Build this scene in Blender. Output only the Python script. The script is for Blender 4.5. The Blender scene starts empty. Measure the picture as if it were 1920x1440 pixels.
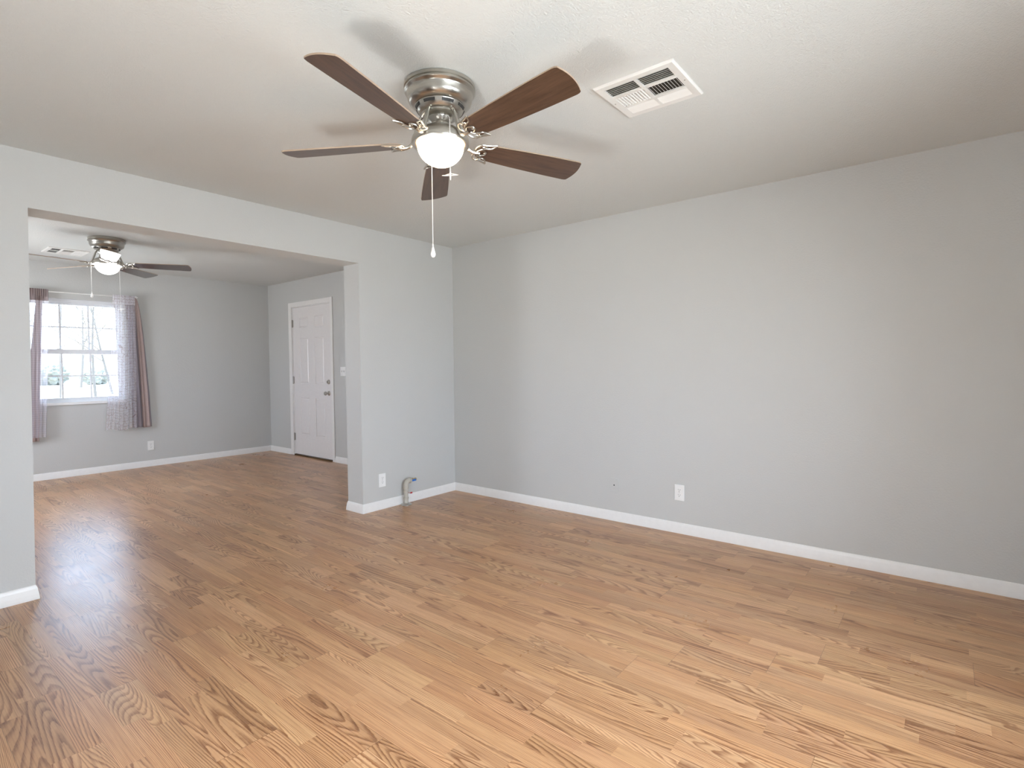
import bpy, bmesh, math, random
from mathutils import Vector, Matrix
C = bpy.context.scene.collection
PI = math.pi

# ---------------------------------------------------------------- camera (solved from the photograph)
FPX = 1008.69; YAW = 0.68005; PITCH = -0.03311; ROLL = -0.00967
CAM = Vector((-3.8567, -3.8750, 1.2514))
fw = Vector((math.cos(YAW)*math.cos(PITCH), math.sin(YAW)*math.cos(PITCH), math.sin(PITCH)))
r0 = Vector((math.sin(YAW), -math.cos(YAW), 0)); u0 = r0.cross(fw)
rt = math.cos(ROLL)*r0 + math.sin(ROLL)*u0; up = -math.sin(ROLL)*r0 + math.cos(ROLL)*u0
cd = bpy.data.cameras.new('camera'); cam = bpy.data.objects.new('camera', cd); C.objects.link(cam)
cd.sensor_width = 36; cd.lens = FPX/1920*36; cd.clip_start = 0.02; cd.clip_end = 400
m = Matrix((rt, up, -fw)).transposed().to_4x4(); m.translation = CAM
cam.matrix_world = m
bpy.context.scene.camera = cam

# ---------------------------------------------------------------- exposure, sky, sun
vs = bpy.context.scene.view_settings
vs.view_transform = 'Standard'; vs.look = 'None'; vs.gamma = 1; vs.use_curve_mapping = False
vs.exposure = 1.0
W = bpy.data.worlds.new('daylight'); bpy.context.scene.world = W; W.use_nodes = True
WN = W.node_tree.nodes['Background']
WN.inputs['Color'].default_value = (0.56, 0.73, 1.0, 1); WN.inputs['Strength'].default_value = 5.0
sd = bpy.data.lights.new('sun', 'SUN'); sd.energy = 14; sd.angle = 0.01; sd.color = (1, .97, .93)
sun = bpy.data.objects.new('sun', sd); C.objects.link(sun)
sun.rotation_euler = Vector((0.24, 0.0, -0.97)).to_track_quat('-Z', 'Y').to_euler()
BULB_WARM = 11.0; BULB_COOL = 9.0     # fan light bowls
def portal(name, loc, direction, sx, sy):
    l = bpy.data.lights.new(name, 'AREA'); l.shape = 'RECTANGLE'; l.size = sx; l.size_y = sy
    l.cycles.is_portal = True
    o = bpy.data.objects.new(name, l); C.objects.link(o); o.location = loc
    o.rotation_euler = Vector(direction).to_track_quat('-Z', 'Z').to_euler()
    return o
def daylight(name, loc, direction, sx, sy, watts, col):      # area lamp standing in for daylight at an added, unseen window
    o = portal(name, loc, direction, sx, sy); o.data.cycles.is_portal = False
    o.data.energy = watts; o.data.color = col
    return o

# ---------------------------------------------------------------- solved room dimensions (metres)
H1 = 2.44; H2 = 2.50; D2 = 4.144; XD = 0.195; T = 0.217
XL = -3.227; XR = -1.109; HH = 2.133; XW = -4.35; YB = -5.0; WT = 0.15
WF = (-2.60, -1.655, 0.865, 2.09)     # far window opening x0 x1 z0 z1
WL = (-3.10, -2.40, 0.30, 1.45)        # unseen left window opening, added and sized for the fan shadows, y0 y1 z0 z1
WM = (2.1, 3.2, 0.85, 1.95)         # unseen left window, added to brighten the far room
WK = (-3.7, -1.5, 0.60, 1.90)         # unseen back window opening, added to light the partition, x0 x1 z0 z1
portal('window_portal_far', ((WF[0]+WF[1])/2, D2+.13, (WF[2]+WF[3])/2), (0, -1, 0), WF[1]-WF[0], WF[3]-WF[2])
daylight('added_daylight_left', (XW-.04, (WL[0]+WL[1])/2, .72), (1, 0, .5), .42, .46, 17, (1, .975, .94))  # added lamp kept small and tilted up for crisper fan shadows
daylight('added_daylight_left_far', (XW-.04, (WM[0]+WM[1])/2, (WM[2]+WM[3])/2), (1, 0, 0), WM[1]-WM[0]-.1, WM[3]-WM[2]-.1, 20, (.95, .96, 1))  # added lamp that lifts the far room
daylight('added_daylight_back', ((WK[0]+WK[1])/2, YB-.04, (WK[2]+WK[3])/2), (0, 1, -.28), WK[1]-WK[0]-.1, WK[3]-WK[2]-.1, 26, (.90, .95, 1))  # added lamp aimed down at the partition and floor
bpy.data.objects['added_daylight_back'].data.spread = math.radians(130)

# ---------------------------------------------------------------- materials
class NT:
    def __init__(s, name):
        s.m = bpy.data.materials.new(name); s.m.use_nodes = True; s.t = s.m.node_tree
        s.b = s.t.nodes['Principled BSDF']; s.out = s.t.nodes['Material Output']
    def n(s, kind, **kw):
        nd = s.t.nodes.new(kind)
        for k, v in kw.items():
            if k.startswith('i_'):
                key = k[2:]; key = int(key) if key.isdigit() else key.replace('_', ' ')
                if isinstance(v, bpy.types.NodeSocket): s.t.links.new(v, nd.inputs[key])
                else: nd.inputs[key].default_value = v
            else: setattr(nd, k, v)
        return nd
    def math(s, op, a, b=0.0, c=None):
        nd = s.t.nodes.new('ShaderNodeMath'); nd.operation = op
        for i, v in enumerate((a, b, c)):
            if v is None: continue
            if isinstance(v, bpy.types.NodeSocket): s.t.links.new(v, nd.inputs[i])
            else: nd.inputs[i].default_value = v
        return nd.outputs[0]
    def mix(s, f, a, b, blend='MIX'):
        nd = s.t.nodes.new('ShaderNodeMix'); nd.data_type = 'RGBA'; nd.blend_type = blend
        for i, v in ((0, f), (6, a), (7, b)):
            if isinstance(v, bpy.types.NodeSocket): s.t.links.new(v, nd.inputs[i])
            else: nd.inputs[i].default_value = v
        return nd.outputs[2]
    def set(s, **kw):
        for k, v in kw.items():
            k = k.replace('_', ' ')
            if isinstance(v, bpy.types.NodeSocket): s.t.links.new(v, s.b.inputs[k])
            else: s.b.inputs[k].default_value = v
    def coord(s): return s.n('ShaderNodeTexCoord').outputs['Object']
    def bump(s, h, strength, dist):
        nd = s.n('ShaderNodeBump', i_Strength=strength, i_Distance=dist, i_Height=h)
        s.t.links.new(nd.outputs[0], s.b.inputs['Normal'])

def plain(name, col, rough=.5, metal=0, **kw):
    t = NT(name); c = t.coord()
    nz = t.n('ShaderNodeTexNoise', i_Vector=c, i_Scale=kw.pop('scale', 30.0), i_Detail=3.0).outputs['Fac']
    a = tuple(x*.96 for x in col)+(1,); b = tuple(min(1, x*1.04) for x in col)+(1,)
    t.set(Base_Color=t.mix(nz, a, b), Roughness=rough, Metallic=metal, **kw)
    return t.m

def textured_wall(name, col, scale, strength, dist, rough=.75, stip=False):
    t = NT(name); c = t.coord()
    big = t.n('ShaderNodeTexNoise', i_Vector=c, i_Scale=1.3, i_Detail=2.0).outputs['Fac']
    a = tuple(x*.985 for x in col)+(1,); b = tuple(x*1.015 for x in col)+(1,)
    fine = t.n('ShaderNodeTexNoise', i_Vector=c, i_Scale=scale, i_Detail=3.0, i_Roughness=.55).outputs['Fac']
    if stip:
        med = t.n('ShaderNodeTexNoise', i_Vector=c, i_Scale=scale*.4, i_Detail=2.0).outputs['Fac']
        h = t.n('ShaderNodeMapRange', i_Value=t.math('ADD', t.math('MULTIPLY', fine, .6), t.math('MULTIPLY', med, .4)), i_1=.36, i_2=.66).outputs[0]
    else: h = fine
    t.set(Base_Color=t.mix(big, a, b), Roughness=rough); t.bump(h, strength, dist)
    return t.m

WALL = textured_wall('grey_wall_paint', (.572, .574, .560), 95, .55, .0022, .62)
CEIL = textured_wall('white_stipple_ceiling', (.695, .71, .695), 150, .55, .003, .85, True)
TRIM = plain('white_trim_paint', (.84, .83, .815), .35)
DOORP = plain('white_door_paint', (.80, .78, .775), .32)
PLASTIC = plain('white_plastic', (.86, .86, .85), .3)
SLOTS = plain('dark_slot', (.05, .05, .05), .6)
VINYL = plain('white_vinyl', (.8, .82, .85), .35)
DUCT_SHADE = plain('duct_shade', (.035, .03, .022), .9)  # near-black colour stands for the shade inside the duct
VENTM = plain('vent_enamel', (.78, .77, .745), .4)
BRASS = plain('brass', (.55, .42, .2), .35, 1)
BLUEH = plain('blue_valve_paint', (.02, .16, .55), .35)
REDT = plain('red_tag', (.5, .05, .05), .5)
PIPEM = plain('scuffed_painted_pipe', (.5, .47, .41), .5)
SATIN = plain('satin_nickel', (.55, .53, .5), .3, 1)
HINGE = plain('hinge_metal', (.42, .40, .37), .38, 1)
THRESH = plain('bronze_threshold', (.12, .075, .04), .4, .6)

def nickel():
    t = NT('brushed_nickel'); c = t.coord()
    mp = t.n('ShaderNodeMapping', i_Vector=c, i_Scale=(6, 6, 500)).outputs[0]
    nz = t.n('ShaderNodeTexNoise', i_Vector=mp, i_Scale=2.0, i_Detail=3.0).outputs['Fac']
    t.set(Base_Color=t.mix(nz, (.46, .44, .40, 1), (.62, .60, .55, 1)), Metallic=1.0, Roughness=t.math('MULTIPLY_ADD', nz, .12, .24))
    return t.m
NICKEL = nickel()

def blade_wood():
    t = NT('walnut_blade'); c = t.coord()
    mp = t.n('ShaderNodeMapping', i_Vector=c, i_Scale=(2.2, 26, 26)).outputs[0]
    n1 = t.n('ShaderNodeTexNoise', i_Vector=mp, i_Scale=2.0, i_Detail=5.0, i_Roughness=.65, i_Distortion=.6).outputs['Fac']
    f = t.n('ShaderNodeMapRange', i_Value=n1, i_1=.3, i_2=.7).outputs[0]
    t.set(Base_Color=t.mix(f, (.040, .020, .012, 1), (.115, .062, .037, 1)), Roughness=.36, Coat_Weight=.25, Coat_Roughness=.3)
    return t.m
BLADE = blade_wood()
BLADE_EDGE = plain('blade_edge_band', (.40, .30, .22), .5)
def dark_blade():
    t = NT('dark_walnut_blade'); c = t.coord()
    mp = t.n('ShaderNodeMapping', i_Vector=c, i_Scale=(2.2, 26, 26)).outputs[0]
    n1 = t.n('ShaderNodeTexNoise', i_Vector=mp, i_Scale=2.0, i_Detail=5.0, i_Roughness=.65, i_Distortion=.6).outputs['Fac']
    t.set(Base_Color=t.mix(n1, (.02, .009, .006, 1), (.07, .03, .018, 1)), Roughness=.25, Coat_Weight=1.0, Coat_Roughness=.12)
    return t.m
BLADE2 = dark_blade()

def lamp_glass(name, col, s):
    t = NT(name); c = t.coord()
    z = t.n('ShaderNodeSeparateXYZ', i_0=c).outputs[2]      # glass is dimmer and more amber towards the metal rim, away from the bulbs
    f = t.n('ShaderNodeMapRange', i_Value=z, i_1=-.300, i_2=-.244).outputs[0]
    f = t.math('POWER', f, 2.0)
    t.set(Base_Color=(.9, .88, .84, 1), Roughness=.3, Emission_Color=t.mix(f, col+(1,), tuple(x**2.2 for x in col)+(1,)), Emission_Strength=t.math('MULTIPLY_ADD', f, -s*.86, s))
    return t.m
GLOW_W = lamp_glass('lit_frosted_glass_warm', (1.0, .74, .48), BULB_WARM)
GLOW_C = lamp_glass('lit_frosted_glass_cool', (1.0, .95, .92), BULB_COOL)

def pane_glass():
    t = NT('window_glass'); nt = t.t
    tr = t.n('ShaderNodeBsdfTransparent', i_Color=(.97, .985, .98, 1)); gl = t.n('ShaderNodeBsdfGlossy', i_Roughness=.02)
    fr = t.n('ShaderNodeFresnel', i_IOR=1.3)
    mx = t.n('ShaderNodeMixShader', i_0=fr.outputs[0], i_1=tr.outputs[0], i_2=gl.outputs[0])
    nt.links.new(mx.outputs[0], t.out.inputs[0]); return t.m
GLASS = pane_glass()

def sheer():
    t = NT('sheer_curtain_voile'); nt = t.t
    uv = t.n('ShaderNodeTexCoord').outputs['UV']
    mp = t.n('ShaderNodeMapping', i_Vector=uv, i_Scale=(1, 1, 1)).outputs[0]
    v1 = t.n('ShaderNodeTexVoronoi', i_Vector=mp, i_Scale=20.0); v1.feature = 'DISTANCE_TO_EDGE'
    l1 = t.math('LESS_THAN', v1.outputs['Distance'], .022)
    sp = t.n('ShaderNodeSeparateXYZ', i_0=uv)
    gy = t.math('LESS_THAN', t.math('FRACT', t.math('MULTIPLY', sp.outputs[1], 30.0)), .07)
    gx = t.math('LESS_THAN', t.math('FRACT', t.math('MULTIPLY', sp.outputs[0], 22.0)), .04)
    ln = t.math('MAXIMUM', l1, t.math('MAXIMUM', gx, gy))
    col = t.mix(ln, (.86, .83, .88, 1), (.46, .36, .36, 1))
    df = t.n('ShaderNodeBsdfDiffuse', i_Color=col); tl = t.n('ShaderNodeBsdfTranslucent', i_Color=col)
    tr = t.n('ShaderNodeBsdfTransparent', i_Color=(1, 1, 1, 1))
    m1 = t.n('ShaderNodeMixShader', i_0=.45, i_1=df.outputs[0], i_2=tl.outputs[0])
    hd = t.math('GREATER_THAN', sp.outputs[1], 1.60)          # gathered header is denser
    fac = t.math('MAXIMUM', t.math('MAXIMUM', t.math('MULTIPLY', ln, .50), .40), t.math('MULTIPLY', hd, .85))
    m2 = t.n('ShaderNodeMixShader', i_0=fac, i_1=tr.outputs[0], i_2=m1.outputs[0])
    nt.links.new(m2.outputs[0], t.out.inputs[0]); return t.m
def sheer_plain():
    t = NT('taupe_sheer_voile'); nt = t.t
    uv = t.n('ShaderNodeTexCoord').outputs['UV']; sp = t.n('ShaderNodeSeparateXYZ', i_0=uv)
    gy = t.math('LESS_THAN', t.math('FRACT', t.math('MULTIPLY', sp.outputs[1], 40.0)), .25)
    hd = t.math('GREATER_THAN', sp.outputs[1], 1.60)
    col = t.mix(hd, t.mix(gy, (.82, .79, .85, 1), (.74, .70, .76, 1)), (.30, .23, .23, 1))
    df = t.n('ShaderNodeBsdfDiffuse', i_Color=col); tl = t.n('ShaderNodeBsdfTranslucent', i_Color=col)
    tr = t.n('ShaderNodeBsdfTransparent', i_Color=(1, 1, 1, 1))
    m1 = t.n('ShaderNodeMixShader', i_0=.45, i_1=df.outputs[0], i_2=tl.outputs[0])
    m2 = t.n('ShaderNodeMixShader', i_0=t.math('MAXIMUM', .42, t.math('MULTIPLY', hd, .92)), i_1=tr.outputs[0], i_2=m1.outputs[0])
    nt.links.new(m2.outputs[0], t.out.inputs[0]); return t.m
SHEER = sheer(); SHEER2 = sheer_plain()
def fabric(name, a, b):
    t = NT(name); uv = t.n('ShaderNodeTexCoord').outputs['UV']
    w = t.n('ShaderNodeTexNoise', i_Vector=uv, i_Scale=60.0, i_Detail=4.0).outputs['Fac']
    t.set(Base_Color=t.mix(w, a+(1,), b+(1,)), Roughness=.9, Sheen_Weight=.2)
    return t.m
DRAPE = fabric('taupe_drape', (.36, .27, .25), (.44, .34, .32))
LINING = fabric('grey_mauve_drape', (.28, .25, .28), (.35, .31, .34))

def oak_floor():
    t = NT('oak_strip_laminate'); c = t.coord(); M_ = t.math
    sp = t.n('ShaderNodeSeparateXYZ', i_0=c); x, y = sp.outputs[0], sp.outputs[1]
    def rnd(a, b, k):
        cb = t.n('ShaderNodeCombineXYZ', i_0=a, i_1=b, i_2=float(k)).outputs[0]
        w = t.n('ShaderNodeTexWhiteNoise', i_Vector=cb); w.noise_dimensions = '3D'
        return w.outputs['Value'], w.outputs['Color']
    SW = 0.0667; BW = SW*3; BL = 1.285
    xs = M_('ADD', x, 0.153+20*BW)
    s = M_('FLOOR', M_('DIVIDE', xs, SW)); b = M_('FLOOR', M_('DIVIDE', xs, BW))
    rb, _ = rnd(b, 7.0, 1)
    ys = M_('ADD', M_('ADD', y, 40.0), M_('MULTIPLY', rb, BL))
    nb = M_('FLOOR', M_('DIVIDE', ys, BL)); v = M_('SUBTRACT', ys, M_('MULTIPLY', nb, BL))
    r1, _ = rnd(s, nb, 2)
    c1 = M_('MULTIPLY_ADD', r1, .42, .18); c2 = M_('ADD', c1, .50)
    pc = M_('ADD', M_('GREATER_THAN', v, c1), M_('GREATER_THAN', v, c2))
    cell = M_('MULTIPLY_ADD', nb, 4.0, pc)
    ra, rc = rnd(s, cell, 3); rd, rc2 = rnd(s, cell, 5)
    off = t.n('ShaderNodeSeparateXYZ', i_0=rc); o1, o2, o3 = off.outputs
    # growth-ring contours of a stretched noise field, shifted per strip
    gx = M_('ADD', M_('MULTIPLY', x, 8.0), M_('MULTIPLY', o1, 50)); gy = M_('ADD', M_('MULTIPLY', y, .75), M_('MULTIPLY', o2, 50))
    gv = t.n('ShaderNodeCombineXYZ', i_0=gx, i_1=gy, i_2=M_('MULTIPLY', o3, 30)).outputs[0]
    fld = t.n('ShaderNodeTexNoise', i_Vector=gv, i_Scale=1.0, i_Detail=1.0, i_Roughness=.35, i_Distortion=.25).outputs['Fac']
    wob = t.n('ShaderNodeTexNoise', i_Vector=t.n('ShaderNodeCombineXYZ', i_0=M_('MULTIPLY', x, 90), i_1=M_('MULTIPLY', y, 45), i_2=0.0).outputs[0], i_Scale=1.0, i_Detail=2.0).outputs['Fac']
    straight = M_('MULTIPLY', M_('ADD', x, M_('MULTIPLY', o2, 3)), M_('MULTIPLY_ADD', M_('POWER', rd, 1.4), 6.5, .5))
    h = M_('ADD', M_('ADD', fld, straight), M_('MULTIPLY', wob, .009))
    rg = M_('FRACT', M_('MULTIPLY', h, M_('MULTIPLY_ADD', ra, 12.0, 26.0)))
    up_ = t.n('ShaderNodeMapRange', i_Value=rg, i_1=.30, i_2=.88); up_.interpolation_type = 'SMOOTHSTEP'
    dn_ = t.n('ShaderNodeMapRange', i_Value=rg, i_1=.90, i_2=1.0, i_3=1.0, i_4=0.0)
    ring = M_('MULTIPLY', up_.outputs[0], dn_.outputs[0])      # dark late-wood line with one sharp edge
    # pores
    pv = t.n('ShaderNodeCombineXYZ', i_0=M_('MULTIPLY', x, 420), i_1=M_('MULTIPLY', y, 11), i_2=M_('MULTIPLY', o3, 9)).outputs[0]
    pore = t.n('ShaderNodeTexNoise', i_Vector=pv, i_Scale=1.0, i_Detail=3.0, i_Roughness=.6).outputs['Fac']
    pore = t.n('ShaderNodeMapRange', i_Value=pore, i_1=.35, i_2=.65).outputs[0]
    bv = t.n('ShaderNodeCombineXYZ', i_0=M_('MULTIPLY', x, 45), i_1=M_('MULTIPLY', y, 2.2), i_2=M_('MULTIPLY', o1, 9)).outputs[0]
    band = t.n('ShaderNodeTexNoise', i_Vector=bv, i_Scale=1.0, i_Detail=3.0).outputs['Fac']
    fv = t.n('ShaderNodeCombineXYZ', i_0=M_('MULTIPLY', x, 240), i_1=M_('MULTIPLY', y, 3.2), i_2=M_('MULTIPLY', o2, 9)).outputs[0]
    fine = t.n('ShaderNodeTexNoise', i_Vector=fv, i_Scale=1.0, i_Detail=2.0, i_Roughness=.6).outputs['Fac']
    fine = t.n('ShaderNodeMapRange', i_Value=fine, i_1=.46, i_2=.68).outputs[0]
    light = t.mix(ra, (.570, .305, .140, 1), (.69, .410, .215, 1)); dark = t.mix(ra, (.175, .058, .018, 1), (.27, .102, .036, 1))
    k = M_('ADD', M_('MULTIPLY', ring, M_('MULTIPLY_ADD', pore, -.35, .78)), M_('ADD', M_('MULTIPLY', fine, .34), M_('MULTIPLY', M_('SUBTRACT', band, .42), .55)))
    k = M_('MAXIMUM', M_('MINIMUM', k, 1.0), 0.0)
    col = t.mix(k, light, dark)
    tint = M_('MULTIPLY_ADD', rd, .26, .84)
    col = t.mix(1.0, col, t.n('ShaderNodeCombineColor', i_0=tint, i_1=M_('MULTIPLY', tint, M_('MULTIPLY_ADD', o1, .03, .985)), i_2=M_('MULTIPLY', tint, M_('MULTIPLY_ADD', o2, .08, .96))).outputs[0], 'MULTIPLY')
    # seams between boards
    fx = M_('FRACT', M_('DIVIDE', xs, BW)); ex = M_('LESS_THAN', M_('MINIMUM', fx, M_('SUBTRACT', 1.0, fx)), .0035)
    ey = M_('LESS_THAN', M_('MINIMUM', v, M_('SUBTRACT', BL, v)), .0008)
    col = t.mix(M_('MULTIPLY', M_('MAXIMUM', ex, ey), .55), col, (.12, .06, .03, 1))
    scf = t.n('ShaderNodeTexNoise', i_Vector=c, i_Scale=2.2, i_Detail=5.0, i_Roughness=.65).outputs['Fac']
    t.set(Base_Color=col, Roughness=M_('MULTIPLY_ADD', scf, .16, .22), Specular_IOR_Level=.72)
    t.bump(M_('MULTIPLY', M_('SUBTRACT', pore, ring), .5), .10, .0005)
    return t.m
OAK = oak_floor()

def lawn_m():
    t = NT('winter_lawn'); c = t.coord()
    a = t.n('ShaderNodeTexNoise', i_Vector=c, i_Scale=.35, i_Detail=5.0).outputs['Fac']
    b = t.n('ShaderNodeTexNoise', i_Vector=c, i_Scale=40.0, i_Detail=3.0).outputs['Fac']
    col = t.mix(a, (.42, .405, .36, 1), (.56, .545, .50, 1)); col = t.mix(t.math('MULTIPLY', b, .35), col, (.32, .31, .26, 1))
    t.set(Base_Color=col, Roughness=.95); return t.m
LAWN = lawn_m()
BARK = plain('bark', (.10, .09, .08), .9, scale=9.0)
LEAF = plain('evergreen_foliage', (.15, .155, .135), .9, scale=6.0)
SIDING = plain('grey_siding', (.45, .5, .58), .8)
ROOFM = plain('grey_shingles', (.3, .3, .33), .9)

# ---------------------------------------------------------------- geometry helpers
def link(name, bm, mat, parent=None, smooth=False, mats=None):
    me = bpy.data.meshes.new(name)
    bmesh.ops.recalc_face_normals(bm, faces=bm.faces[:])
    if smooth:
        for f in bm.faces: f.smooth = True
    bm.to_mesh(me); bm.free()
    for mm in (mats or [mat]): me.materials.append(mm)
    if smooth:
        try: me.set_sharp_from_angle(angle=math.radians(38))
        except Exception: pass
    o = bpy.data.objects.new(name, me); C.objects.link(o)
    if parent: o.parent = parent
    return o
def box(bm, x0, x1, y0, y1, z0, z1, M=None, mi=0):
    vs_ = [bm.verts.new(Vector(p)) for p in ((x0,y0,z0),(x1,y0,z0),(x1,y1,z0),(x0,y1,z0),(x0,y0,z1),(x1,y0,z1),(x1,y1,z1),(x0,y1,z1))]
    if M:
        for v in vs_: v.co = M @ v.co
    for q in ((0,3,2,1),(4,5,6,7),(0,1,5,4),(1,2,6,5),(2,3,7,6),(3,0,4,7)):
        f = bm.faces.new([vs_[i] for i in q]); f.material_index = mi
    return vs_
def bevel(bm, w, seg=2):
    bmesh.ops.bevel(bm, geom=bm.edges[:], offset=w, segments=seg, profile=.6, affect='EDGES', clamp_overlap=True)
def lathe(bm, prof, seg=48, M=None, cap=True):
    rings = []
    for r, z in prof:
        if r < 1e-6: rings.append([bm.verts.new((0, 0, z))])
        else: rings.append([bm.verts.new((r*math.cos(2*PI*i/seg), r*math.sin(2*PI*i/seg), z)) for i in range(seg)])
    for a, b in zip(rings, rings[1:]):
        for i in range(seg):
            j = (i+1) % seg
            if len(a) == 1 and len(b) == 1: break
            if len(a) == 1: bm.faces.new((a[0], b[j], b[i]))
            elif len(b) == 1: bm.faces.new((a[i], a[j], b[0]))
            else: bm.faces.new((a[i], a[j], b[j], b[i]))
    if cap:
        for r in (rings[0], rings[-1]):
            if len(r) > 1: bm.faces.new(r)
    if M:
        for r in rings:
            for v in r: v.co = M @ v.co
def tube(bm, pts, rad, seg=8, cap=True):
    pts = [Vector(p) for p in pts]; n = len(pts)
    rads = rad if isinstance(rad, (list, tuple)) else [rad]*n
    prev = None; rings = []
    for i, p in enumerate(pts):
        d = (pts[min(i+1, n-1)]-pts[max(i-1, 0)]).normalized()
        if prev is None:
            a = Vector((0, 0, 1)) if abs(d.z) < .9 else Vector((1, 0, 0)); u = d.cross(a).normalized()
        else: u = (prev - d*prev.dot(d)).normalized()
        prev = u; w = d.cross(u)
        rings.append([bm.verts.new(p + rads[i]*(math.cos(2*PI*k/seg)*u+math.sin(2*PI*k/seg)*w)) for k in range(seg)])
    for a, b in zip(rings, rings[1:]):
        for k in range(seg): bm.faces.new((a[k], a[(k+1) % seg], b[(k+1) % seg], b[k]))
    if cap: bm.faces.new(rings[0]); bm.faces.new(rings[-1])
def smooth_path(P, n=6):
    P = [Vector(p) for p in P]; out = []
    for i in range(len(P)-1):
        p0, p1, p2, p3 = P[max(i-1, 0)], P[i], P[i+1], P[min(i+2, len(P)-1)]
        for k in range(n):
            t = k/n
            out.append(.5*((2*p1)+(-p0+p2)*t+(2*p0-5*p1+4*p2-p3)*t*t+(-p0+3*p1-3*p2+p3)*t**3))
    return out+[P[-1]]
def prism(bm, poly, z0, z1, f=None):
    """poly: 2-D outline extruded from z0 to z1; f maps (x,y,z) to a point"""
    f = f or (lambda x, y, z: (x, y, z))
    a = [bm.verts.new(f(x, y, z0)) for x, y in poly]; b = [bm.verts.new(f(x, y, z1)) for x, y in poly]
    n = len(poly); fa = bm.faces.new(a[::-1]); fb = bm.faces.new(b)
    sides = [bm.faces.new((a[i], a[(i+1) % n], b[(i+1) % n], b[i])) for i in range(n)]
    return fa, fb, sides
def struct(o): o['kind'] = 'structure'; return o
def tag(o, label, cat, group=None):
    o['label'] = label; o['category'] = cat
    if group: o['group'] = group
    return o
def empty(name, loc, label, cat, group=None):
    o = bpy.data.objects.new(name, None); C.objects.link(o); o.location = loc; o.empty_display_size = .1
    return tag(o, label, cat, group)
def sbox(name, mat, *boxes):
    bm = bmesh.new()
    for b in boxes: box(bm, *b)
    return struct(link(name, bm, mat))

# ---------------------------------------------------------------- room shell
XO = 0.42      # outer face of the right-hand walls
sbox('floor', OAK, (XW-WT, XO, YB-WT, D2+WT, -.12, 0))
sbox('ceiling_living_room', CEIL, (XW-WT, XO, YB-WT, T*.5, H1, H1+.2))
sbox('ceiling_far_room', CEIL, (XW-WT, XO, T*.5, D2+WT, H2, H2+.14))
sbox('wall_right', WALL, (0, XO, YB, T, 0, H1))
# partition with the wide cased opening, left jamb slightly out of plumb
bm = bmesh.new()
LEAN = .0148
v = box(bm, XW, XL, 0, T, 0, HH)
for q in v:
    if q.co.x > XL-.01: q.co.x = XL + (LEAN if q.co.z > 1 else -LEAN)
box(bm, XR, 0, 0, T, 0, HH)
v = box(bm, XW, 0, 0, T, HH, H1)
for f in v[0].link_faces:
    if all(abs(q.co.z-HH) < 1e-5 for q in f.verts): f.material_index = 1      # soffit carries the ceiling texture
box(bm, XW, XO, T*.5, T, H1, H2+.02)
struct(link('wall_partition', bm, None, mats=[WALL, CEIL]))
y0, y1 = D2, D2+WT
sbox('wall_far', WALL, (XW, WF[0], y0, y1, 0, H2), (WF[1], XO, y0, y1, 0, H2), (WF[0], WF[1], y0, y1, 0, WF[2]), (WF[0], WF[1], y0, y1, WF[3], H2))
DY0, DY1, DZ = 2.470, 3.468, 2.130     # door opening
sbox('wall_door_side', WALL, (XD, XO, T, DY0, 0, H2), (XD, XO, DY1, D2, 0, H2), (XD, XO, DY0, DY1, DZ, H2))
sbox('wall_left', WALL, (XW-WT, XW, YB, WL[0], 0, H2), (XW-WT, XW, WL[1], WM[0], 0, H2), (XW-WT, XW, WM[1], D2+WT, 0, H2), (XW-WT, XW, WM[0], WM[1], 0, WM[2]), (XW-WT, XW, WM[0], WM[1], WM[3], H2), (XW-WT, XW, WL[0], WL[1], 0, WL[2]), (XW-WT, XW, WL[0], WL[1], WL[3], H2))
sbox('wall_back', WALL, (XW-WT, WK[0], YB-WT, YB, 0, H1), (WK[1], XO, YB-WT, YB, 0, H1), (WK[0], WK[1], YB-WT, YB, 0, WK[2]), (WK[0], WK[1], YB-WT, YB, WK[3], H1))

def baseboard(name, pts, closed=False):
    """sloped ranch profile swept along pts (2-D), room on the left of the walking direction"""
    prof = [(0, 0), (.0145, 0), (.0145, .010), (.0125, .030), (.0085, .058), (.0055, .070), (.003, .076), (0, .078)]
    P = [Vector(p).to_2d() for p in pts]; bm = bmesh.new(); rings = []
    for i, p in enumerate(P):
        d1 = (p-P[i-1]).normalized() if i else None; d2 = (P[i+1]-p).normalized() if i < len(P)-1 else None
        n1 = Vector((-d1.y, d1.x)) if d1 else None; n2 = Vector((-d2.y, d2.x)) if d2 else None
        if n1 is None: n = n2
        elif n2 is None: n = n1
        else: n = (n1+n2)/(1+n1.dot(n2))
        rings.append([bm.verts.new((p.x+n.x*o, p.y+n.y*o, z)) for o, z in prof])
    k = len(prof)
    for a, b in zip(rings, rings[1:]):
        for i in range(k): bm.faces.new((a[i], a[(i+1) % k], b[(i+1) % k], b[i]))
    bm.faces.new(rings[0]); bm.faces.new(rings[-1])
    return struct(link(name, bm, TRIM))
XLb = XL-LEAN
baseboard('baseboard_right', [(0, 0), (0, YB)][::-1])
baseboard('baseboard_partition_right', [(0, 0), (XR, 0), (XR, T), (XD, T)])
baseboard('baseboard_partition_left', [(XW, T), (XLb, T), (XLb, 0), (XW, 0)])
baseboard('baseboard_far', [(XD, DY1+.072), (XD, D2), (XW, D2)])
baseboard('baseboard_door_side', [(XD, T), (XD, DY0-.047)])

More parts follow.
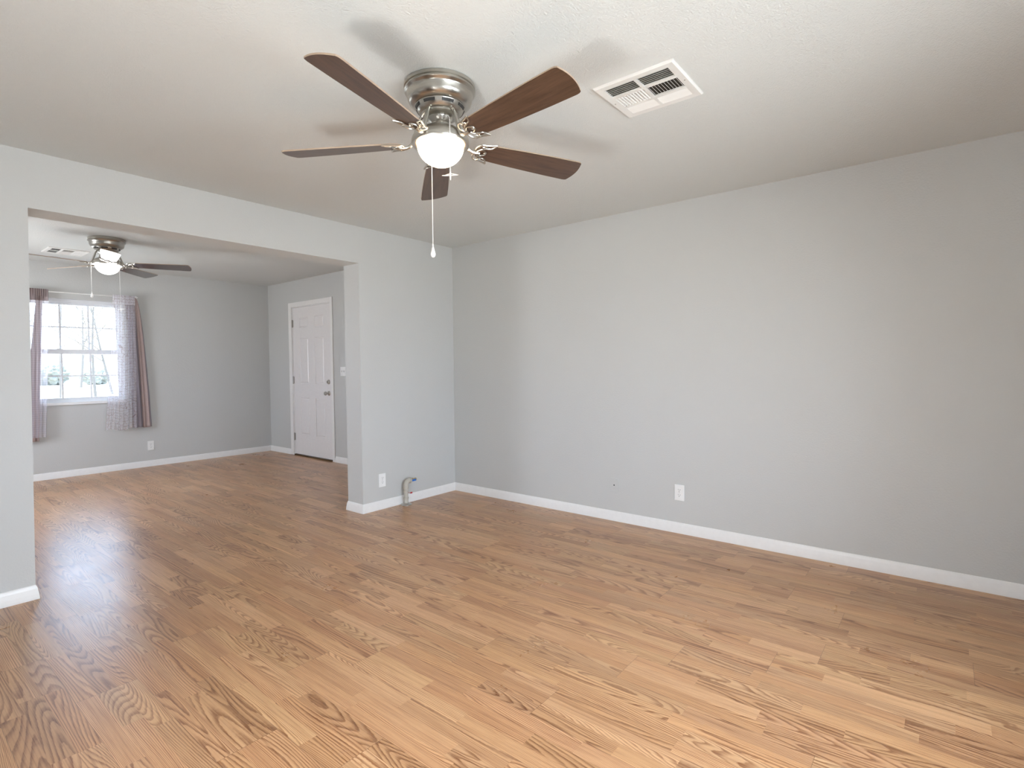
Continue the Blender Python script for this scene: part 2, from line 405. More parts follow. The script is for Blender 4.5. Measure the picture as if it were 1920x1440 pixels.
# ---------------------------------------------------------------- front door of the far room (door_1) in the right-hand wall
bm = bmesh.new()      # casing and jamb
cx0 = XD-.014
box(bm, cx0, XD, DY0-.045, DY0+.006, 0, DZ+.058); box(bm, cx0, XD, DY1-.006, DY1+.070, 0, DZ+.058)
box(bm, cx0, XD, DY0+.006, DY1-.006, DZ-.008, DZ+.058)
bevel(bm, .003, 1)
box(bm, XD, XO, DY0, DY0+.016, 0, DZ); box(bm, XD, XO, DY1-.016, DY1, 0, DZ); box(bm, XD, XO, DY0+.016, DY1-.016, DZ-.014, DZ)
struct(link('trim_1', bm, TRIM))
SX = XD+.004; sy0, sy1, sz0, sz1 = DY0+.0185, DY1-.0185, .022, DZ-.018
bm = bmesh.new()
# slab: face grid with six embossed panels
W_ = sy1-sy0; Hd = sz1-sz0
py = [(2.66, 2.885), (3.045, 3.275)]
pz = [(.305, .835), (1.030, 1.675), (1.815, 1.968)]
ys_ = sorted([sy0, sy1]+[a for p in py for a in p]); zs_ = sorted([sz0, sz1]+[a for p in pz for a in p])
grid = {}
for i, yy in enumerate(ys_):
    for j, zz in enumerate(zs_): grid[i, j] = bm.verts.new((SX, yy, zz))
pan = []
for i in range(len(ys_)-1):
    for j in range(len(zs_)-1):
        f = bm.faces.new((grid[i, j], grid[i+1, j], grid[i+1, j+1], grid[i, j+1]))
        if i in (1, 3) and j in (1, 3, 5): pan.append(f)
for f in pan:
    def inset(f, t, d):
        bmesh.ops.inset_region(bm, faces=[f], thickness=t, depth=0)
        for v in f.verts: v.co.x += d
    inset(f, .010, .007); inset(f, .016, .0); inset(f, .014, -.006)
back = [bm.verts.new((SX+.044, yy, zz)) for yy, zz in ((sy0, sz0), (sy1, sz0), (sy1, sz1), (sy0, sz1))]
bm.faces.new(back)
nI, nJ = len(ys_)-1, len(zs_)-1
bm.faces.new([grid[i, 0] for i in range(nI+1)]+[back[1], back[0]])
bm.faces.new([grid[i, nJ] for i in range(nI+1)]+[back[2], back[3]])
bm.faces.new([grid[0, j] for j in range(nJ+1)]+[back[3], back[0]])
bm.faces.new([grid[nI, j] for j in range(nJ+1)]+[back[2], back[1]])
door = struct(link('door_1', bm, DOORP))
KY = 2.556
toX = Matrix.Rotation(-PI/2, 4, 'Y')      # lathe z axis to -x (into the room)
def lathe_at(name, prof, y, z, mat, par, seg=28):
    b = bmesh.new(); lathe(b, prof, seg, Matrix.Translation((SX, y, z)) @ toX); return link(name, b, mat, par, True)
db = lathe_at('deadbolt', [(0, -.002), (.031, -.002), (.031, .006), (.026, .014), (.020, .016), (0, .016)], KY, 1.064, SATIN, door)
b = bmesh.new(); box(b, SX-.034, SX-.014, KY-.005, KY+.005, 1.048, 1.080); bevel(b, .002); link('thumb_turn', b, SATIN, db)
kn = lathe_at('door_knob', [(0, -.002), (.032, -.002), (.032, .004), (.026, .010), (.012, .014), (.011, .032), (.018, .038), (.026, .048), (.027, .058), (.022, .066), (.010, .070), (0, .070)], KY, .912, SATIN, door)
for hz in (1.890, 1.082, .268):
    b = bmesh.new(); yh = DY1-.017
    tube(b, [(SX-.009, yh, hz-.050), (SX-.009, yh, hz+.050)], .0075, 10)
    box(b, SX-.0045, SX-.0005, yh-.020, yh+.013, hz-.050, hz+.050)
    for kk in (-.056, .052): tube(b, [(SX-.009, yh, hz+kk), (SX-.009, yh, hz+kk+.006)], .0055, 8)
    link('hinge', b, HINGE, door, True)
bm = bmesh.new(); box(bm, XD-.012, XO, DY0+.016, DY1-.016, 0, .018); bevel(bm, .004)
struct(link('trim_2', bm, THRESH))

# ---------------------------------------------------------------- windows
def window(name, a0, a1, z0, z1, f, cols, rows, rail=None, sill=True, mat=VINYL):
    """f(a, d, z): a along the wall, d depth outward from the room face"""
    root = None
    def B(bm, a0_, a1_, d0, d1, q0, q1):
        P = [f(*p) for p in ((a0_, d0, q0), (a1_, d0, q0), (a1_, d1, q0), (a0_, d1, q0), (a0_, d0, q1), (a1_, d0, q1), (a1_, d1, q1), (a0_, d1, q1))]
        V = [bm.verts.new(p) for p in P]
        for q in ((0,3,2,1),(4,5,6,7),(0,1,5,4),(1,2,6,5),(2,3,7,6),(3,0,4,7)): bm.faces.new([V[i] for i in q])
    F = .038
    bm = bmesh.new()
    B(bm, a0, a0+F, .045, .12, z0, z1); B(bm, a1-F, a1, .045, .12, z0, z1)
    B(bm, a0+F, a1-F, .045, .12, z1-F, z1); B(bm, a0+F, a1-F, .045, .12, z0, z0+F)
    root = struct(link(name, bm, mat))
    r0_, r1_ = rail
    S = .026
    for nm, q0, q1, d0 in (('upper_sash', r0_, z1-F, .085), ('lower_sash', z0+F, r1_, .055)):
        bm = bmesh.new(); d1 = d0+.026
        i0, i1 = a0+F, a1-F
        if nm == 'upper_sash': t0, t1 = r1_-r0_, S
        else: t0, t1 = S, r1_-r0_
        B(bm, i0, i0+S, d0, d1, q0, q1); B(bm, i1-S, i1, d0, d1, q0, q1)
        B(bm, i0+S, i1-S, d0, d1, q0, q0+t0); B(bm, i0+S, i1-S, d0, d1, q1-t1, q1)
        sash = link(nm, bm, mat, root)
        g0, g1, h0, h1 = i0+S, i1-S, q0+t0, q1-t1
        bm = bmesh.new(); B(bm, g0, g1, d0+.012, d0+.016, h0, h1); link('pane', bm, GLASS, sash)
        if cols > 1:
            bm = bmesh.new()
            for k in range(1, cols):
                a = g0+(g1-g0)*k/cols; B(bm, a-.0085, a+.0085, d0+.006, d0+.0115, h0, h1)
            for k in range(1, rows):
                z = h0+(h1-h0)*k/rows; B(bm, g0, g1, d0+.0045, d0+.006, z-.0085, z+.0085)
            link('grille', bm, mat, sash)
    if rows > 1:
        bm = bmesh.new(); am = (a0+a1)/2
        for s_ in (-1, 1): B(bm, am+s_*.16-.02, am+s_*.16+.02, .048, .060, r1_-.004, r1_+.010)
        link('sash_lock', bm, mat, root)
    if sill:
        bm = bmesh.new(); B(bm, a0-.0, a1+.0, -.020, .046, z0-.018, z0+.012); bevel(bm, .004); link('window_sill', bm, TRIM, root)
    return root
window('window_1', WF[0], WF[1], WF[2], WF[3], lambda a, d, z: (a, D2+d, z), 3, 2, (1.445, 1.50))
window('added_window_2', WL[0], WL[1], WL[2], WL[3], lambda a, d, z: (XW-d, a, z), 1, 1, (.86, .90))  # out of view, added as the opening for the left lamp
window('added_window_4', WM[0], WM[1], WM[2], WM[3], lambda a, d, z: (XW-d, a, z), 1, 1, (1.38, 1.43))  # out of view, added to let more light into the far room
window('added_window_3', WK[0], WK[1], WK[2], WK[3], lambda a, d, z: (a, YB-d, z), 1, 1, (1.33, 1.38))  # out of view, added as the opening for the back lamp

# ---------------------------------------------------------------- curtains and rod at window_1
ZR = 2.148; YR = D2-.075
root = empty('curtain_rod', (-2.08, D2, ZR), 'thin white curtain rod across the top of the far window, curving back to the wall', 'curtain rod')
def L_(p): return (p[0]+2.08, p[1]-D2, p[2]-ZR)
bm = bmesh.new()
tube(bm, smooth_path([L_(p) for p in ((-2.69, D2-.004, ZR), (-2.69, D2-.045, ZR), (-2.67, YR, ZR), (-2.60, YR, ZR), (-1.62, YR, ZR+.01), (-1.545, YR, ZR+.01), (-1.522, D2-.045, ZR+.01), (-1.522, D2-.004, ZR+.01))], 6), .0065, 8)
link('rod', bm, TRIM, root, True)
for x_ in (-2.69, -1.522):
    bm = bmesh.new(); box(bm, x_-.012+2.08, x_+.012+2.08, -.008, 0, -.025, .035); bevel(bm, .003); link('bracket', bm, TRIM, root)

def curtain(name, mat, top, bot, ztop, zbot, yoff, folds, amp, label, seed=0, thick=0, hem=None, gather=True, ybot=0.0, shape=None):
    rng = random.Random(seed); nu, nv = folds*10, 40
    ph = [rng.uniform(0, 6.28) for _ in range(6)]
    bm = bmesh.new(); uvl = bm.loops.layers.uv.new('UVMap'); G = {}; UV = {}
    wid = 1.25*max(top[1]-top[0], bot[1]-bot[0])
    for i in range(nu+1):
        u = i/nu
        for j in range(nv+1):
            w = j/nv; w2 = w**1.25 if shape is None else shape(w)
            x0 = top[0]+(bot[0]-top[0])*w2; x1 = top[1]+(bot[1]-top[1])*w2
            uu = u+.012*math.sin(9*u+ph[0])+.01*w*math.sin(5*u*PI+ph[1])
            x = x0+(x1-x0)*uu
            a = amp*(.55+.6*w+.25*math.sin(3*u*PI+ph[2]))
            y = a*math.sin(2*PI*folds*u+.9*math.sin(2.2*PI*u+ph[3])+.5*w*math.sin(4*u+ph[4]))
            if w < .07 and gather: y = amp*.4*math.sin(2*PI*folds*2*u)
            z = ztop+(zbot-ztop)*w+(hem(u) if hem else 0)*w
            V = bm.verts.new((x, YR+yoff+y+ybot*w, z)); G[i, j] = V; UV[V] = (u*wid, (1-w)*(ztop-zbot)+.06*(ztop < 3))
    for i in range(nu):
        for j in range(nv):
            f = bm.faces.new((G[i, j], G[i+1, j], G[i+1, j+1], G[i, j+1]))
            for lp in f.loops: lp[uvl].uv = UV[lp.vert]
    o = link(name, bm, mat, None, True)
    if thick:
        md = o.modifiers.new('thickness', 'SOLIDIFY'); md.thickness = thick
    return tag(o, label, 'curtain')
curtain('sheer_curtain', SHEER, (-1.790, -1.553), (-1.915, -1.575), 2.172, .515, -.022, 7, .016,
        'white sheer curtain with brown line pattern covering the right side of the far window', 3, hem=lambda u: .012*math.sin(9*u))
curtain('drape', LINING, (-1.640, -1.536), (-1.60, -1.395), 2.165, .520, .042, 4, .009,
        'grey mauve opaque drape flaring out on the wall behind the patterned sheer', 5, thick=.0015, shape=lambda w: w**.48)
curtain('drape', DRAPE, (-1.572, -1.538), (-1.500, -1.420), 2.165, .516, .018, 2, .005,
        'narrow taupe drape strip in front of the grey mauve drape beside the patterned sheer', 8, thick=.0015, shape=lambda w: w**.48)
curtain('sheer_curtain', SHEER2, (-2.665, -2.388), (-2.70, -2.452), 2.172, .500, -.020, 7, .013,
        'taupe sheer curtain with dark gathered header on the left side of the far window', 11)
curtain('drape', DRAPE, (-2.490, -2.435), (-2.660, -2.512), 2.100, .455, .022, 4, .010,
        'taupe opaque drape hanging inside the left sheer of the far window, longest at its hem', 13, thick=.0015, gather=False, shape=lambda w: w)

# ---------------------------------------------------------------- ceiling fans
def fan(loc, phase, drop, tilt, label, bladem, glow, chains, zs=1.0):
    root = empty('ceiling_fan', loc, label, 'ceiling fan')
    def L(name, prof, mat, par=root, seg=64, cap=True):
        bm = bmesh.new(); lathe(bm, prof, seg, None, cap); return link(name, bm, mat, par, True)
    L('ceiling_canopy', [(0, -.0005), (.146, -.0005), (.150, -.004), (.150, -.016), (.144, -.018), (.144, -.021), (.149, -.024), (.150, -.028), (.147, -.032), (.141, -.035), (.138, -.040), (.136, -.060), (.131, -.073), (.119, -.083), (.106, -.088), (0, -.088)], NICKEL)
    mt = L('motor_housing', [(0, -.084), (.104, -.086), (.103, -.090), (.097, -.104), (.088, -.114), (.084, -.117), (0, -.117)], NICKEL)
    # slots in the motor housing
    for k in range(8):
        bm = bmesh.new(); a0 = 2*PI*k/8+.1; pts = []
        n = 8
        for rr, zz in ((.1035, -.0925), (.0985, -.1035)):
            pts.append([Vector((rr*math.cos(a0+.5*i/n), rr*math.sin(a0+.5*i/n), zz)) for i in range(n+1)])
        up_ = [[p*1 for p in row] for row in pts]
        vs1 = [[bm.verts.new(p+Vector((p.x, p.y, 0)).normalized()*.0012+Vector((0, 0, -.0008))) for p in row] for row in pts]
        vs0 = [[bm.verts.new(p-Vector((p.x, p.y, 0)).normalized()*.003+Vector((0, 0, .002))) for p in row] for row in pts]
        for i in range(n):
            bm.faces.new((vs1[0][i], vs1[0][i+1], vs1[1][i+1], vs1[1][i])); bm.faces.new((vs0[0][i], vs0[0][i+1], vs0[1][i+1], vs0[1][i]))
            for r in (0, 1): bm.faces.new((vs0[r][i], vs0[r][i+1], vs1[r][i+1], vs1[r][i]))
        for e in (0, n): bm.faces.new((vs0[0][e], vs0[1][e], vs1[1][e], vs1[0][e]))
        link('cooling_slot', bm, SLOTS, mt)
    L('flywheel', [(0, -.116), (.074, -.116), (.078, -.119), (.078, -.126), (.072, -.130), (.062, -.133), (0, -.133)], NICKEL)
    sh = L('switch_housing', [(0, -.132), (.050, -.132), (.052, -.136), (.046, -.150), (.038, -.158), (.040, -.168), (.046, -.172), (0, -.172)], NICKEL)
    L('light_fitter', [(0, -.168), (.044, -.168), (.060, -.174), (.078, -.184), (.096, -.196), (.110, -.208), (.119, -.220), (.122, -.230), (.1235, -.242), (.120, -.248), (.108, -.250), (.100, -.246), (.098, -.236), (0, -.236)], NICKEL)
    gb = [(.0995, -.242)]
    for i in range(1, 13):
        a = i/12*PI/2; gb.append((.0995*math.cos(a) if i < 12 else 0, -.246-.089*math.sin(a)))
    L('light_bowl', gb, glow, cap=False)
    # blades
    N = Vector((tilt[0], tilt[1], 1)).normalized(); TM = Vector((0, 0, 1)).rotation_difference(N).to_matrix().to_4x4()
    t = -.2197; ct, st = math.cos(t), math.sin(t)
    def BP(x, y, z): return (x, y*ct-z*st, y*st+z*ct)
    def blade_mesh():
        bm = bmesh.new(); poly = []
        R0, R1 = .165, .688
        wr, wt = .052, .0725
        for i in range(13):       # rounded root
            a = PI/2+PI*i/12; poly.append((R0+.045+.045*math.cos(a), wr*math.sin(a)))
        poly += [(.36, -.062), (.55, -.070), (.664, -wt), (.676, -wt+.0015), (.684, -wt+.006)]
        for i in range(9): s_ = -1+2*i/8; poly.append((.698-.013*s_*s_, s_*(wt-.010)))
        poly += [(.684, wt-.006), (.676, wt-.0015), (.664, wt), (.55, .070), (.36, .062)]
        fa, fb, sides = prism(bm, poly, -.003, .003, BP)
        for f in sides: f.material_index = 1
        return bm
    def arm_mesh():
        bm = bmesh.new(); zb = -.006
        # arm drops from the flywheel to the blade root
        h = drop-.124
        tube(bm, smooth_path([(.060, 0, h), (.085, 0, h-.004), (.108, 0, h*.45), (.125, 0, .006), (.148, 0, -.010), (.180, 0, -.009)], 5), [.0075]*26, 8)
        def sc(pts, r): tube(bm, [BP(x, y, z) for x, y, z in smooth_path([(x, y, zb) for x, y in pts], 6)], r, 6)
        sc([(.158, .004), (.158, .030), (.172, .050), (.200, .054), (.238, .066)], .0042)
        sc([(.158, -.004), (.158, -.030), (.172, -.050), (.200, -.054), (.238, -.066)], .0042)
        sc([(.166, 0), (.180, .022), (.200, .034), (.222, .040), (.238, .066)], .0036)
        sc([(.166, 0), (.180, -.022), (.200, -.034), (.222, -.040), (.238, -.066)], .0036)
        sc([(.170, .006), (.188, .018), (.206, .010), (.210, 0), (.206, -.010), (.188, -.018), (.170, -.006)], .0036)
        sc([(.182, .036), (.192, .044), (.204, .040), (.198, .030), (.184, .030)], .003)
        sc([(.182, -.036), (.192, -.044), (.204, -.040), (.198, -.030), (.184, -.030)], .003)
        for px_, py_ in ((.205, 0), (.192, .047), (.192, -.047)):
            lathe(bm, [(0, -.004), (.006, -.003), (.007, .003), (0, .003)], 10, Matrix.Translation(BP(px_, py_, zb-.002)))
        return bm
    b0 = link('blade', blade_mesh(), None, root, False, [bladem, BLADE_EDGE])
    a0 = link('blade_arm', arm_mesh(), NICKEL, b0, True)
    for k in range(5):
        b, a = (b0, a0) if k == 0 else (b0.copy(), a0.copy())
        if k: C.objects.link(b); C.objects.link(a); b.parent = root; a.parent = b
        M = TM @ Matrix.Translation((0, 0, -drop)) @ Matrix.Rotation(phase+k*2*PI/5, 4, 'Z')
        b.location = M.to_translation(); b.rotation_euler = M.to_euler()
    # pull chains
    for (cx, cy, zend, pend) in chains:
        r = math.hypot(cx, cy); ux, uy = cx/r, cy/r
        bm = bmesh.new(); path = [Vector((ux*.045, uy*.045, -.150)), Vector((ux*(r*.75), uy*(r*.75), -.157)), Vector((cx, cy, -.185))]
        path = smooth_path(path, 4); z = -.19; tube(bm, path+[Vector((cx, cy, -.19))], .0011, 6)
        tube(bm, [(cx, cy, -.19), (cx, cy, zend)], .0009, 6)
        while z > zend:
            bmesh.ops.create_icosphere(bm, subdivisions=1, radius=.0024, matrix=Matrix.Translation((cx, cy, z))); z -= .0062
        ch = link('pull_chain', bm, TRIM, root, True)
        bm = bmesh.new()
        if pend == 'drop':
            lathe(bm, [(0, .012), (.0035, .012), (.0035, .004), (.0025, 0), (.005, -.004), (.007, -.014), (.0105, -.026), (.0115, -.034), (.009, -.042), (.004, -.046), (0, -.046)], 20, Matrix.Translation((cx, cy, zend)))
            link('pendant', bm, PLASTIC, ch, True)['label'] = 'white teardrop pendant'
        else:
            lathe(bm, [(0, .012), (.003, .010), (.0035, 0), (.0022, -.02), (0, -.024)], 12, Matrix.Translation((cx, cy, zend)))
            for a, zz in ((.62, .004), (-.15, -.004), (PI+.15, -.004), (PI-.62, .004)):
                M = Matrix.Translation((cx, cy, zend+zz)) @ Matrix.Rotation(a-YAW-.3, 4, 'Z') @ Matrix.Translation((.018, 0, 0)) @ Matrix.Diagonal((.0175, .0042, .0018, 1))
                bmesh.ops.create_uvsphere(bm, u_segments=14, v_segments=8, radius=1, matrix=M)
            link('pendant', bm, PLASTIC, ch, True)['label'] = 'small white dragonfly-shaped pendant'
    return root
fan((-2.235, -2.185, H1), .864, .2396, (.0201, .0225),
    'large five-blade brown wood ceiling fan with lit warm bowl in the near room', BLADE, GLOW_W,
    [(.0542, .1143, 1.790-2.44, 'drop'), (-.0557, -.1129, 2.030-2.44, 'dragonfly')])
fan((-2.255, 2.375, H2), .730, .238, (.004, .006),
    'smaller-looking ceiling fan with dark blades and white lit bowl seen through the opening', BLADE2, GLOW_C,
    [(-.125, .02, 1.98-2.5, 'drop'), (.0636, -.1141, 1.83-2.5, 'dragonfly')])

# ---------------------------------------------------------------- ceiling registers
def register(cx, cy, zc, hx, hy, label):
    root = empty('ceiling_vent', (cx, cy, zc), label, 'vent')
    bm = bmesh.new()
    ix0, ix1, iy0, iy1 = -hx+.036, hx-.034, -hy+.036, hy-.036
    def ring(z0, z1, a, b_):     # flange: outer rect a shrinks to b_ going down
        pass
    # flange with sloped outer edge
    out = [(-hx, -hy), (hx, -hy), (hx, hy), (-hx, hy)]; e = .006
    mid = [(-hx+e, -hy+e), (hx-e, -hy+e), (hx-e, hy-e), (-hx+e, hy-e)]; inn = [(ix0, iy0), (ix1, iy0), (ix1, iy1), (ix0, iy1)]
    A = [bm.verts.new((x, y, 0)) for x, y in out]; A1 = [bm.verts.new((x, y, -.004)) for x, y in out]; B_ = [bm.verts.new((x, y, -.010)) for x, y in mid]
    Cc = [bm.verts.new((x, y, -.008)) for x, y in inn]; Dd = [bm.verts.new((x, y, 0)) for x, y in inn]
    for P, Q in ((A, A1), (A1, B_), (B_, Cc), (Cc, Dd), (Dd, A)):
        for i in range(4): bm.faces.new((P[i], P[(i+1) % 4], Q[(i+1) % 4], Q[i]))
    link('frame', bm, VENTM, root)
    rowx = [ix0, ix0+(ix1-ix0)*.29, ix0+(ix1-ix0)*.355, ix0+(ix1-ix0)*.69, ix0+(ix1-ix0)*.755, ix1]
    bm = bmesh.new(); z0, z1 = -.0085, -.0005
    box(bm, rowx[1], rowx[2], iy0, iy1, z0, z1); box(bm, rowx[3], rowx[4], iy0, iy1, z0, z1)
    for r in ((rowx[0], rowx[1]), (rowx[2], rowx[3]), (rowx[4], rowx[5])): box(bm, r[0], r[1], -.007, .007, z0, z1)
    link('divider', bm, VENTM, root)
    bm = bmesh.new(); box(bm, ix0, ix1, iy0, iy1, -.0012, -.0002); link('shade_backing', bm, DUCT_SHADE, root)  # flat dark plate painted as the recess shade behind the louvres
    for (xa, xb, kind, ang, n) in ((rowx[0], rowx[1], 'y', .75, 6), (rowx[2], rowx[3], 'x', 0, 10), (rowx[4], rowx[5], 'y', -.70, 5)):
        for (ya, yb, s) in ((iy0, -.007, -1), (.007, iy1, 1)):
            bm = bmesh.new()
            if kind == 'y':
                for i in range(n):
                    x = xa+(xb-xa)*(i+.5)/n; w = .0066
                    M = Matrix.Translation((x, (ya+yb)/2, -.0052)) @ Matrix.Rotation(-ang, 4, 'Y')
                    box(bm, -w, w, -(yb-ya)/2, (yb-ya)/2, -.0004, .0004, M) if ang < 0 else box(bm, -.0036, .0036, -(yb-ya)/2, (yb-ya)/2, -.0004, .0004, M)
            else:
                for i in range(n):
                    y = ya+(yb-ya)*(i+.5)/n; w = .0064 if s > 0 else .0036
                    M = Matrix.Translation(((xa+xb)/2, y, -.0050)) @ Matrix.Rotation((-.62 if s > 0 else .85), 4, 'X')
                    box(bm, -(xb-xa)/2, (xb-xa)/2, -w, w, -.0004, .0004, M)
            link('louvre', bm, VENTM, root)
    for sy in (-1, 1):
        bm = bmesh.new(); lathe(bm, [(0, -.0115), (.003, -.011), (.0035, -.0085), (0, -.0085)], 10, Matrix.Translation((0, sy*(hy-.018), 0))); link('screw', bm, SATIN, root)
    return root
register(-1.632, -2.853, H1, .170, .178, 'white square ceiling vent with louvres beside the near fan')
register(-2.37, 3.33, H2, .17, .17, 'white ceiling vent behind the blades of the far fan')

# ---------------------------------------------------------------- wall plates
def frame(origin, right, normal):
    M = Matrix((Vector(right), Vector(normal), Vector((0, 0, 1)))).transposed().to_4x4(); M.translation = Vector(origin); return M
def outlet(origin, right, normal, label, cat='outlet', group=None):
    root = empty('wall_outlet', origin, label, cat, group); root.matrix_world = frame(origin, right, normal)
    bm = bmesh.new(); box(bm, -.0365, .0365, 0, .0055, -.059, .059); bevel(bm, .003); link('cover_plate', bm, PLASTIC, root)
    for s in (-1, 1):
        zc = s*.0195
        bm = bmesh.new(); P = []
        for i in range(20):
            a = 2*PI*i/20; P.append((.0172*math.cos(a), max(-.0135, min(.0135, .0172*math.sin(a)))))
        prism(bm, P, 0, 1, lambda x, y, z: (x, .0054+.002*z, zc+y)); r = link('receptacle', bm, PLASTIC, root)
        bm = bmesh.new()
        box(bm, -.0078, -.0058, .0072, .0078, zc-.001, zc+.0085); box(bm, .0058, .0078, .0072, .0078, zc+.001, zc+.0085)
        lathe(bm, [(0, 0), (.0027, 0), (.0027, .0006), (0, .0006)], 10, Matrix.Translation((0, .0078, zc-.0075)) @ Matrix.Rotation(PI/2, 4, 'X'))
        link('slots', bm, SLOTS, r)
    bm = bmesh.new(); lathe(bm, [(0, 0), (.003, 0), (.003, .0015), (0, .0015)], 10, Matrix.Translation((0, .0072, 0)) @ Matrix.Rotation(PI/2, 4, 'X')); link('screw', bm, SATIN, root)
    return root
outlet((-.907, 0, .255), (-1, 0, 0), (0, -1, 0), 'white duplex outlet on the partition beside the gas pipe')
outlet((0, -2.344, .302), (0, 1, 0), (-1, 0, 0), 'white duplex outlet low on the long right wall')
outlet((-1.405, D2, .268), (-1, 0, 0), (0, -1, 0), 'small white duplex outlet below the curtain on the far wall')
# painted-over cable plate
root = empty('cable_plate', (0, -1.806, .288), 'wall-coloured blank plate with one small cable hole on the right wall', 'wall plate')
root.matrix_world = frame((0, -1.806, .288), (0, 1, 0), (-1, 0, 0))
bm = bmesh.new(); box(bm, -.0365, .0365, 0, .0055, -.0575, .0575); bevel(bm, .0025); link('cover_plate', bm, WALL, root)
bm = bmesh.new(); lathe(bm, [(0, 0), (.0058, 0), (.0058, .002), (0, .002)], 14, Matrix.Translation((0, .0070, 0)) @ Matrix.Rotation(PI/2, 4, 'X')); link('coaxial_socket', bm, SLOTS, root)
for s in (-1, 1): bm = bmesh.new(); lathe(bm, [(0, 0), (.0028, 0), (.0028, .0012), (0, .0012)], 10, Matrix.Translation((0, .0064, s*.042)) @ Matrix.Rotation(PI/2, 4, 'X')); link('screw', bm, WALL, root)
# two-gang switch
root = empty('light_switch', (XD, 2.213, 1.205), 'white double light switch on the wall beside the front door', 'light switch')
root.matrix_world = frame((XD, 2.213, 1.205), (0, 1, 0), (-1, 0, 0))
bm = bmesh.new(); box(bm, -.058, .058, 0, .006, -.060, .060); bevel(bm, .003); link('cover_plate', bm, PLASTIC, root)
for s in (-1, 1):
    bm = bmesh.new(); box(bm, s*.023-.0055, s*.023+.0055, .0055, .0068, -.012, .012); lv = link('toggle_slot', bm, HINGE, root)
    bm = bmesh.new(); box(bm, -.004, .004, 0, .014, -.004, .004, Matrix.Translation((s*.023, .0062, 0)) @ Matrix.Rotation(.5, 4, 'X')); link('toggle', bm, PLASTIC, lv)

# ---------------------------------------------------------------- capped gas pipe by the partition
gx, gy = -.690, -.062
root = empty('gas_pipe', (gx, gy, 0), 'short gas pipe with blue valve handle rising from the floor by the partition', 'pipe')
bm = bmesh.new(); lathe(bm, [(0, 0), (.050, 0), (.050, .004), (.046, .009), (.030, .013), (.024, .020), (0, .020)], 32); link('floor_flange', bm, SATIN, root, True)
bm = bmesh.new(); lathe(bm, [(0, .012), (.019, .012), (.0195, .055), (.023, .057), (.023, .070), (.019, .072), (.019, .112), (.0225, .115), (.0225, .128), (.019, .131), (.019, .150), (0, .150)], 24); link('riser', bm, PIPEM, root, True)
bm = bmesh.new(); tube(bm, smooth_path([(0, 0, .146), (0, 0, .180), (.006, 0, .202), (.026, 0, .214), (.048, -.002, .216)], 5), [.0235]*5+[.022]*16, 16)
lathe(bm, [(0, -.006), (.027, -.006), (.027, .008), (0, .008)], 20, Matrix.Translation((0, 0, .150)))
lathe(bm, [(0, -.006), (.026, -.006), (.026, .006), (0, .006)], 20, Matrix.Translation((.046, -.002, .216)) @ Matrix.Rotation(PI/2, 4, 'Y')); link('elbow', bm, PIPEM, root, True)
bm = bmesh.new(); lathe(bm, [(0, 0), (.013, 0), (.013, .012), (.017, .014), (.017, .030), (.013, .032), (.012, .050), (.0145, .052), (.0145, .066), (.009, .068), (0, .068)], 8, Matrix.Translation((.050, -.002, .216)) @ Matrix.Rotation(PI/2, 4, 'Y')); vb = link('valve', bm, BRASS, root)
bm = bmesh.new(); box(bm, .052, .104, -.022, -.016, .206, .224); box(bm, .066, .078, -.018, -.008, .208, .222); bevel(bm, .002); link('valve_handle', bm, BLUEH, vb)
vb.children[0]['label'] = 'blue valve handle'
bm = bmesh.new(); tube(bm, smooth_path([(.018, -.008, .112), (.030, -.016, .104), (.040, -.020, .104)], 4), .0018, 6); box(bm, .032, .056, -.022, -.020, .098, .112); link('tag', bm, REDT, root)

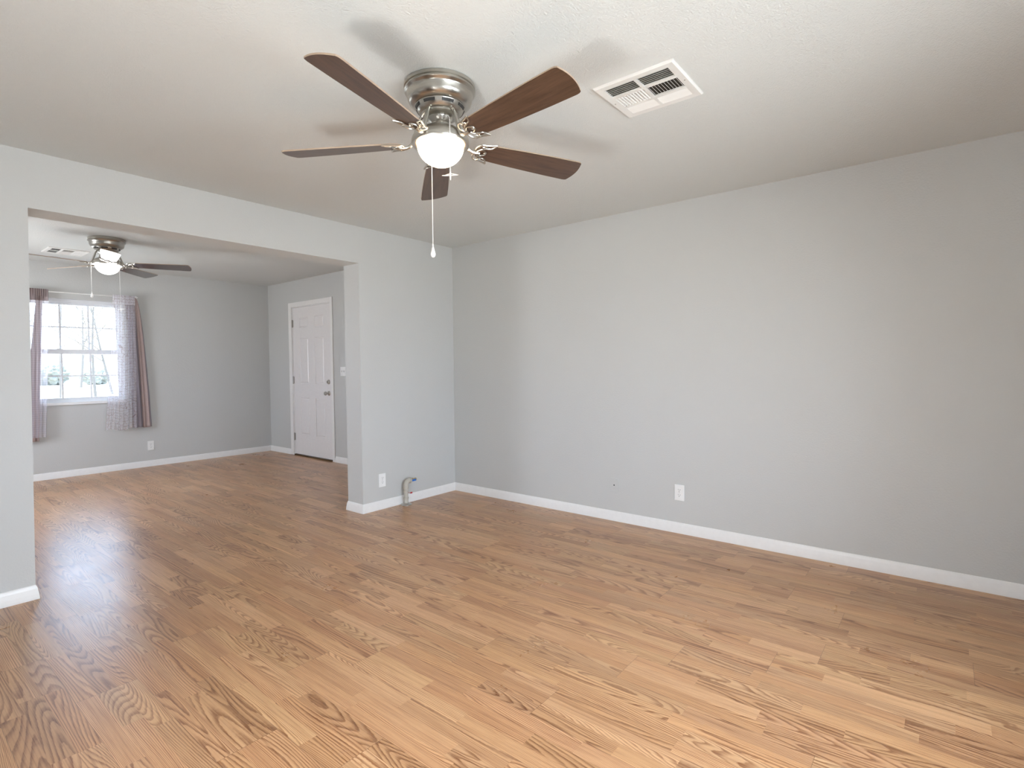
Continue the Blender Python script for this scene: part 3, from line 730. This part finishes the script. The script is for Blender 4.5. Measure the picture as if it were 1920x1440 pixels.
# ---------------------------------------------------------------- outdoors beyond the far window
bm = bmesh.new(); box(bm, -90, 90, -40, 140, -.42, -.30); struct(link('ground_lawn', bm, LAWN))
def tree(x, y, h, seed, label, lean=0., rt_=.16):
    rng = random.Random(seed); root = empty('bare_tree', (x, y, -.30), label, 'tree', 'bare trees beyond the lawn')
    trunk = bmesh.new(); br = bmesh.new(); rt_ *= .42
    def grow(p, d, L, r, lv):
        pts = [p.copy()]; rr = [r]; n = 4; q = p.copy(); dd = d.copy()
        for i in range(n):
            dd = (dd+Vector((rng.uniform(-.2, .2), rng.uniform(-.2, .2), rng.uniform(-.05, .14)))*(.8 if lv else .25)).normalized()
            q = q+dd*L/n; pts.append(q.copy()); rr.append(r*(1-.6*(i+1)/n))
        tube(trunk if lv == 0 else br, pts, rr, 7 if lv < 2 else 4, False)
        if lv >= 4: return
        k = (7, 5, 5, 4)[lv]
        for i in range(k):
            t = rng.uniform(.35, 1) if lv else .35+.65*i/(k-1); j = min(n-1, int(t*n)); f_ = t*n-j
            b = pts[j].lerp(pts[j+1], min(1, f_)); a = rng.uniform(0, 2*PI)
            side = Vector((math.cos(a), math.sin(a), rng.uniform(.1, .8))).normalized()
            grow(b, (dd*.55+side).normalized(), L*rng.uniform(.45, .68), rr[j]*.5, lv+1)
    grow(Vector((0, 0, 0)), Vector((lean, 0, 1)).normalized(), h*.55, rt_, 0)
    link('trunk', trunk, BARK, root, True); link('branches', br, BARK, root)
for a in ((.75, 20, 8.5, 4, 'pale bare tree nearest the far window, with a low forked trunk', .06, .085),
          (3.9, 29, 10, 9, 'pale bare tree behind the middle panes of the far window', -.05, .17),
          (6.9, 38, 11, 21, 'tall bare tree with leaning trunk at the right of the far window', -.16, .2),
          (3.6, 48, 12, 33, 'distant bare tree at the left edge of the far window', .02, .26),
          (9.2, 56, 13, 40, 'farthest bare tree behind the grey house', .1, .3)): tree(*a)
rngs = random.Random(2)
for k, (x, y, s) in enumerate(((6.4, 66, 1.3), (9.6, 70, 1.6), (13.2, 68, 1.2))):
    bm = bmesh.new(); bmesh.ops.create_icosphere(bm, subdivisions=4, radius=1)
    for v in bm.verts:
        n = v.co.normalized(); f_ = 1+.18*math.sin(7*n.x+k)*math.sin(6*n.y)+.12*rngs.uniform(-1, 1); v.co = Vector((n.x*s*f_, n.y*s*f_, n.z*s*.75*f_+s*.7))
    o = link('shrub', bm, LEAF); o.location = (x, y, -.3)
    tag(o, ('round evergreen shrub far off at the left of the window view', 'largest round evergreen shrub in the middle of the window view', 'smallest evergreen shrub beside the grey house')[k], 'shrub', 'evergreen shrubs across the lawn')
root = empty('house', (11.5, 84, -.3), 'distant grey house with a pitched roof seen through the far window', 'house')
bm = bmesh.new(); box(bm, -5, 5, 0, 7, 0, 2.8); link('wall', bm, SIDING, root)
bm = bmesh.new(); prism(bm, [(-.6, 2.75), (7.6, 2.75), (3.5, 4.8)], -5.5, 5.5, lambda a, b_, c: (c, a, b_)); link('roof', bm, ROOFM, root)
bm = bmesh.new(); box(bm, -3.4, -2.0, -.04, .02, 1.0, 2.2); link('window', bm, SLOTS, root)
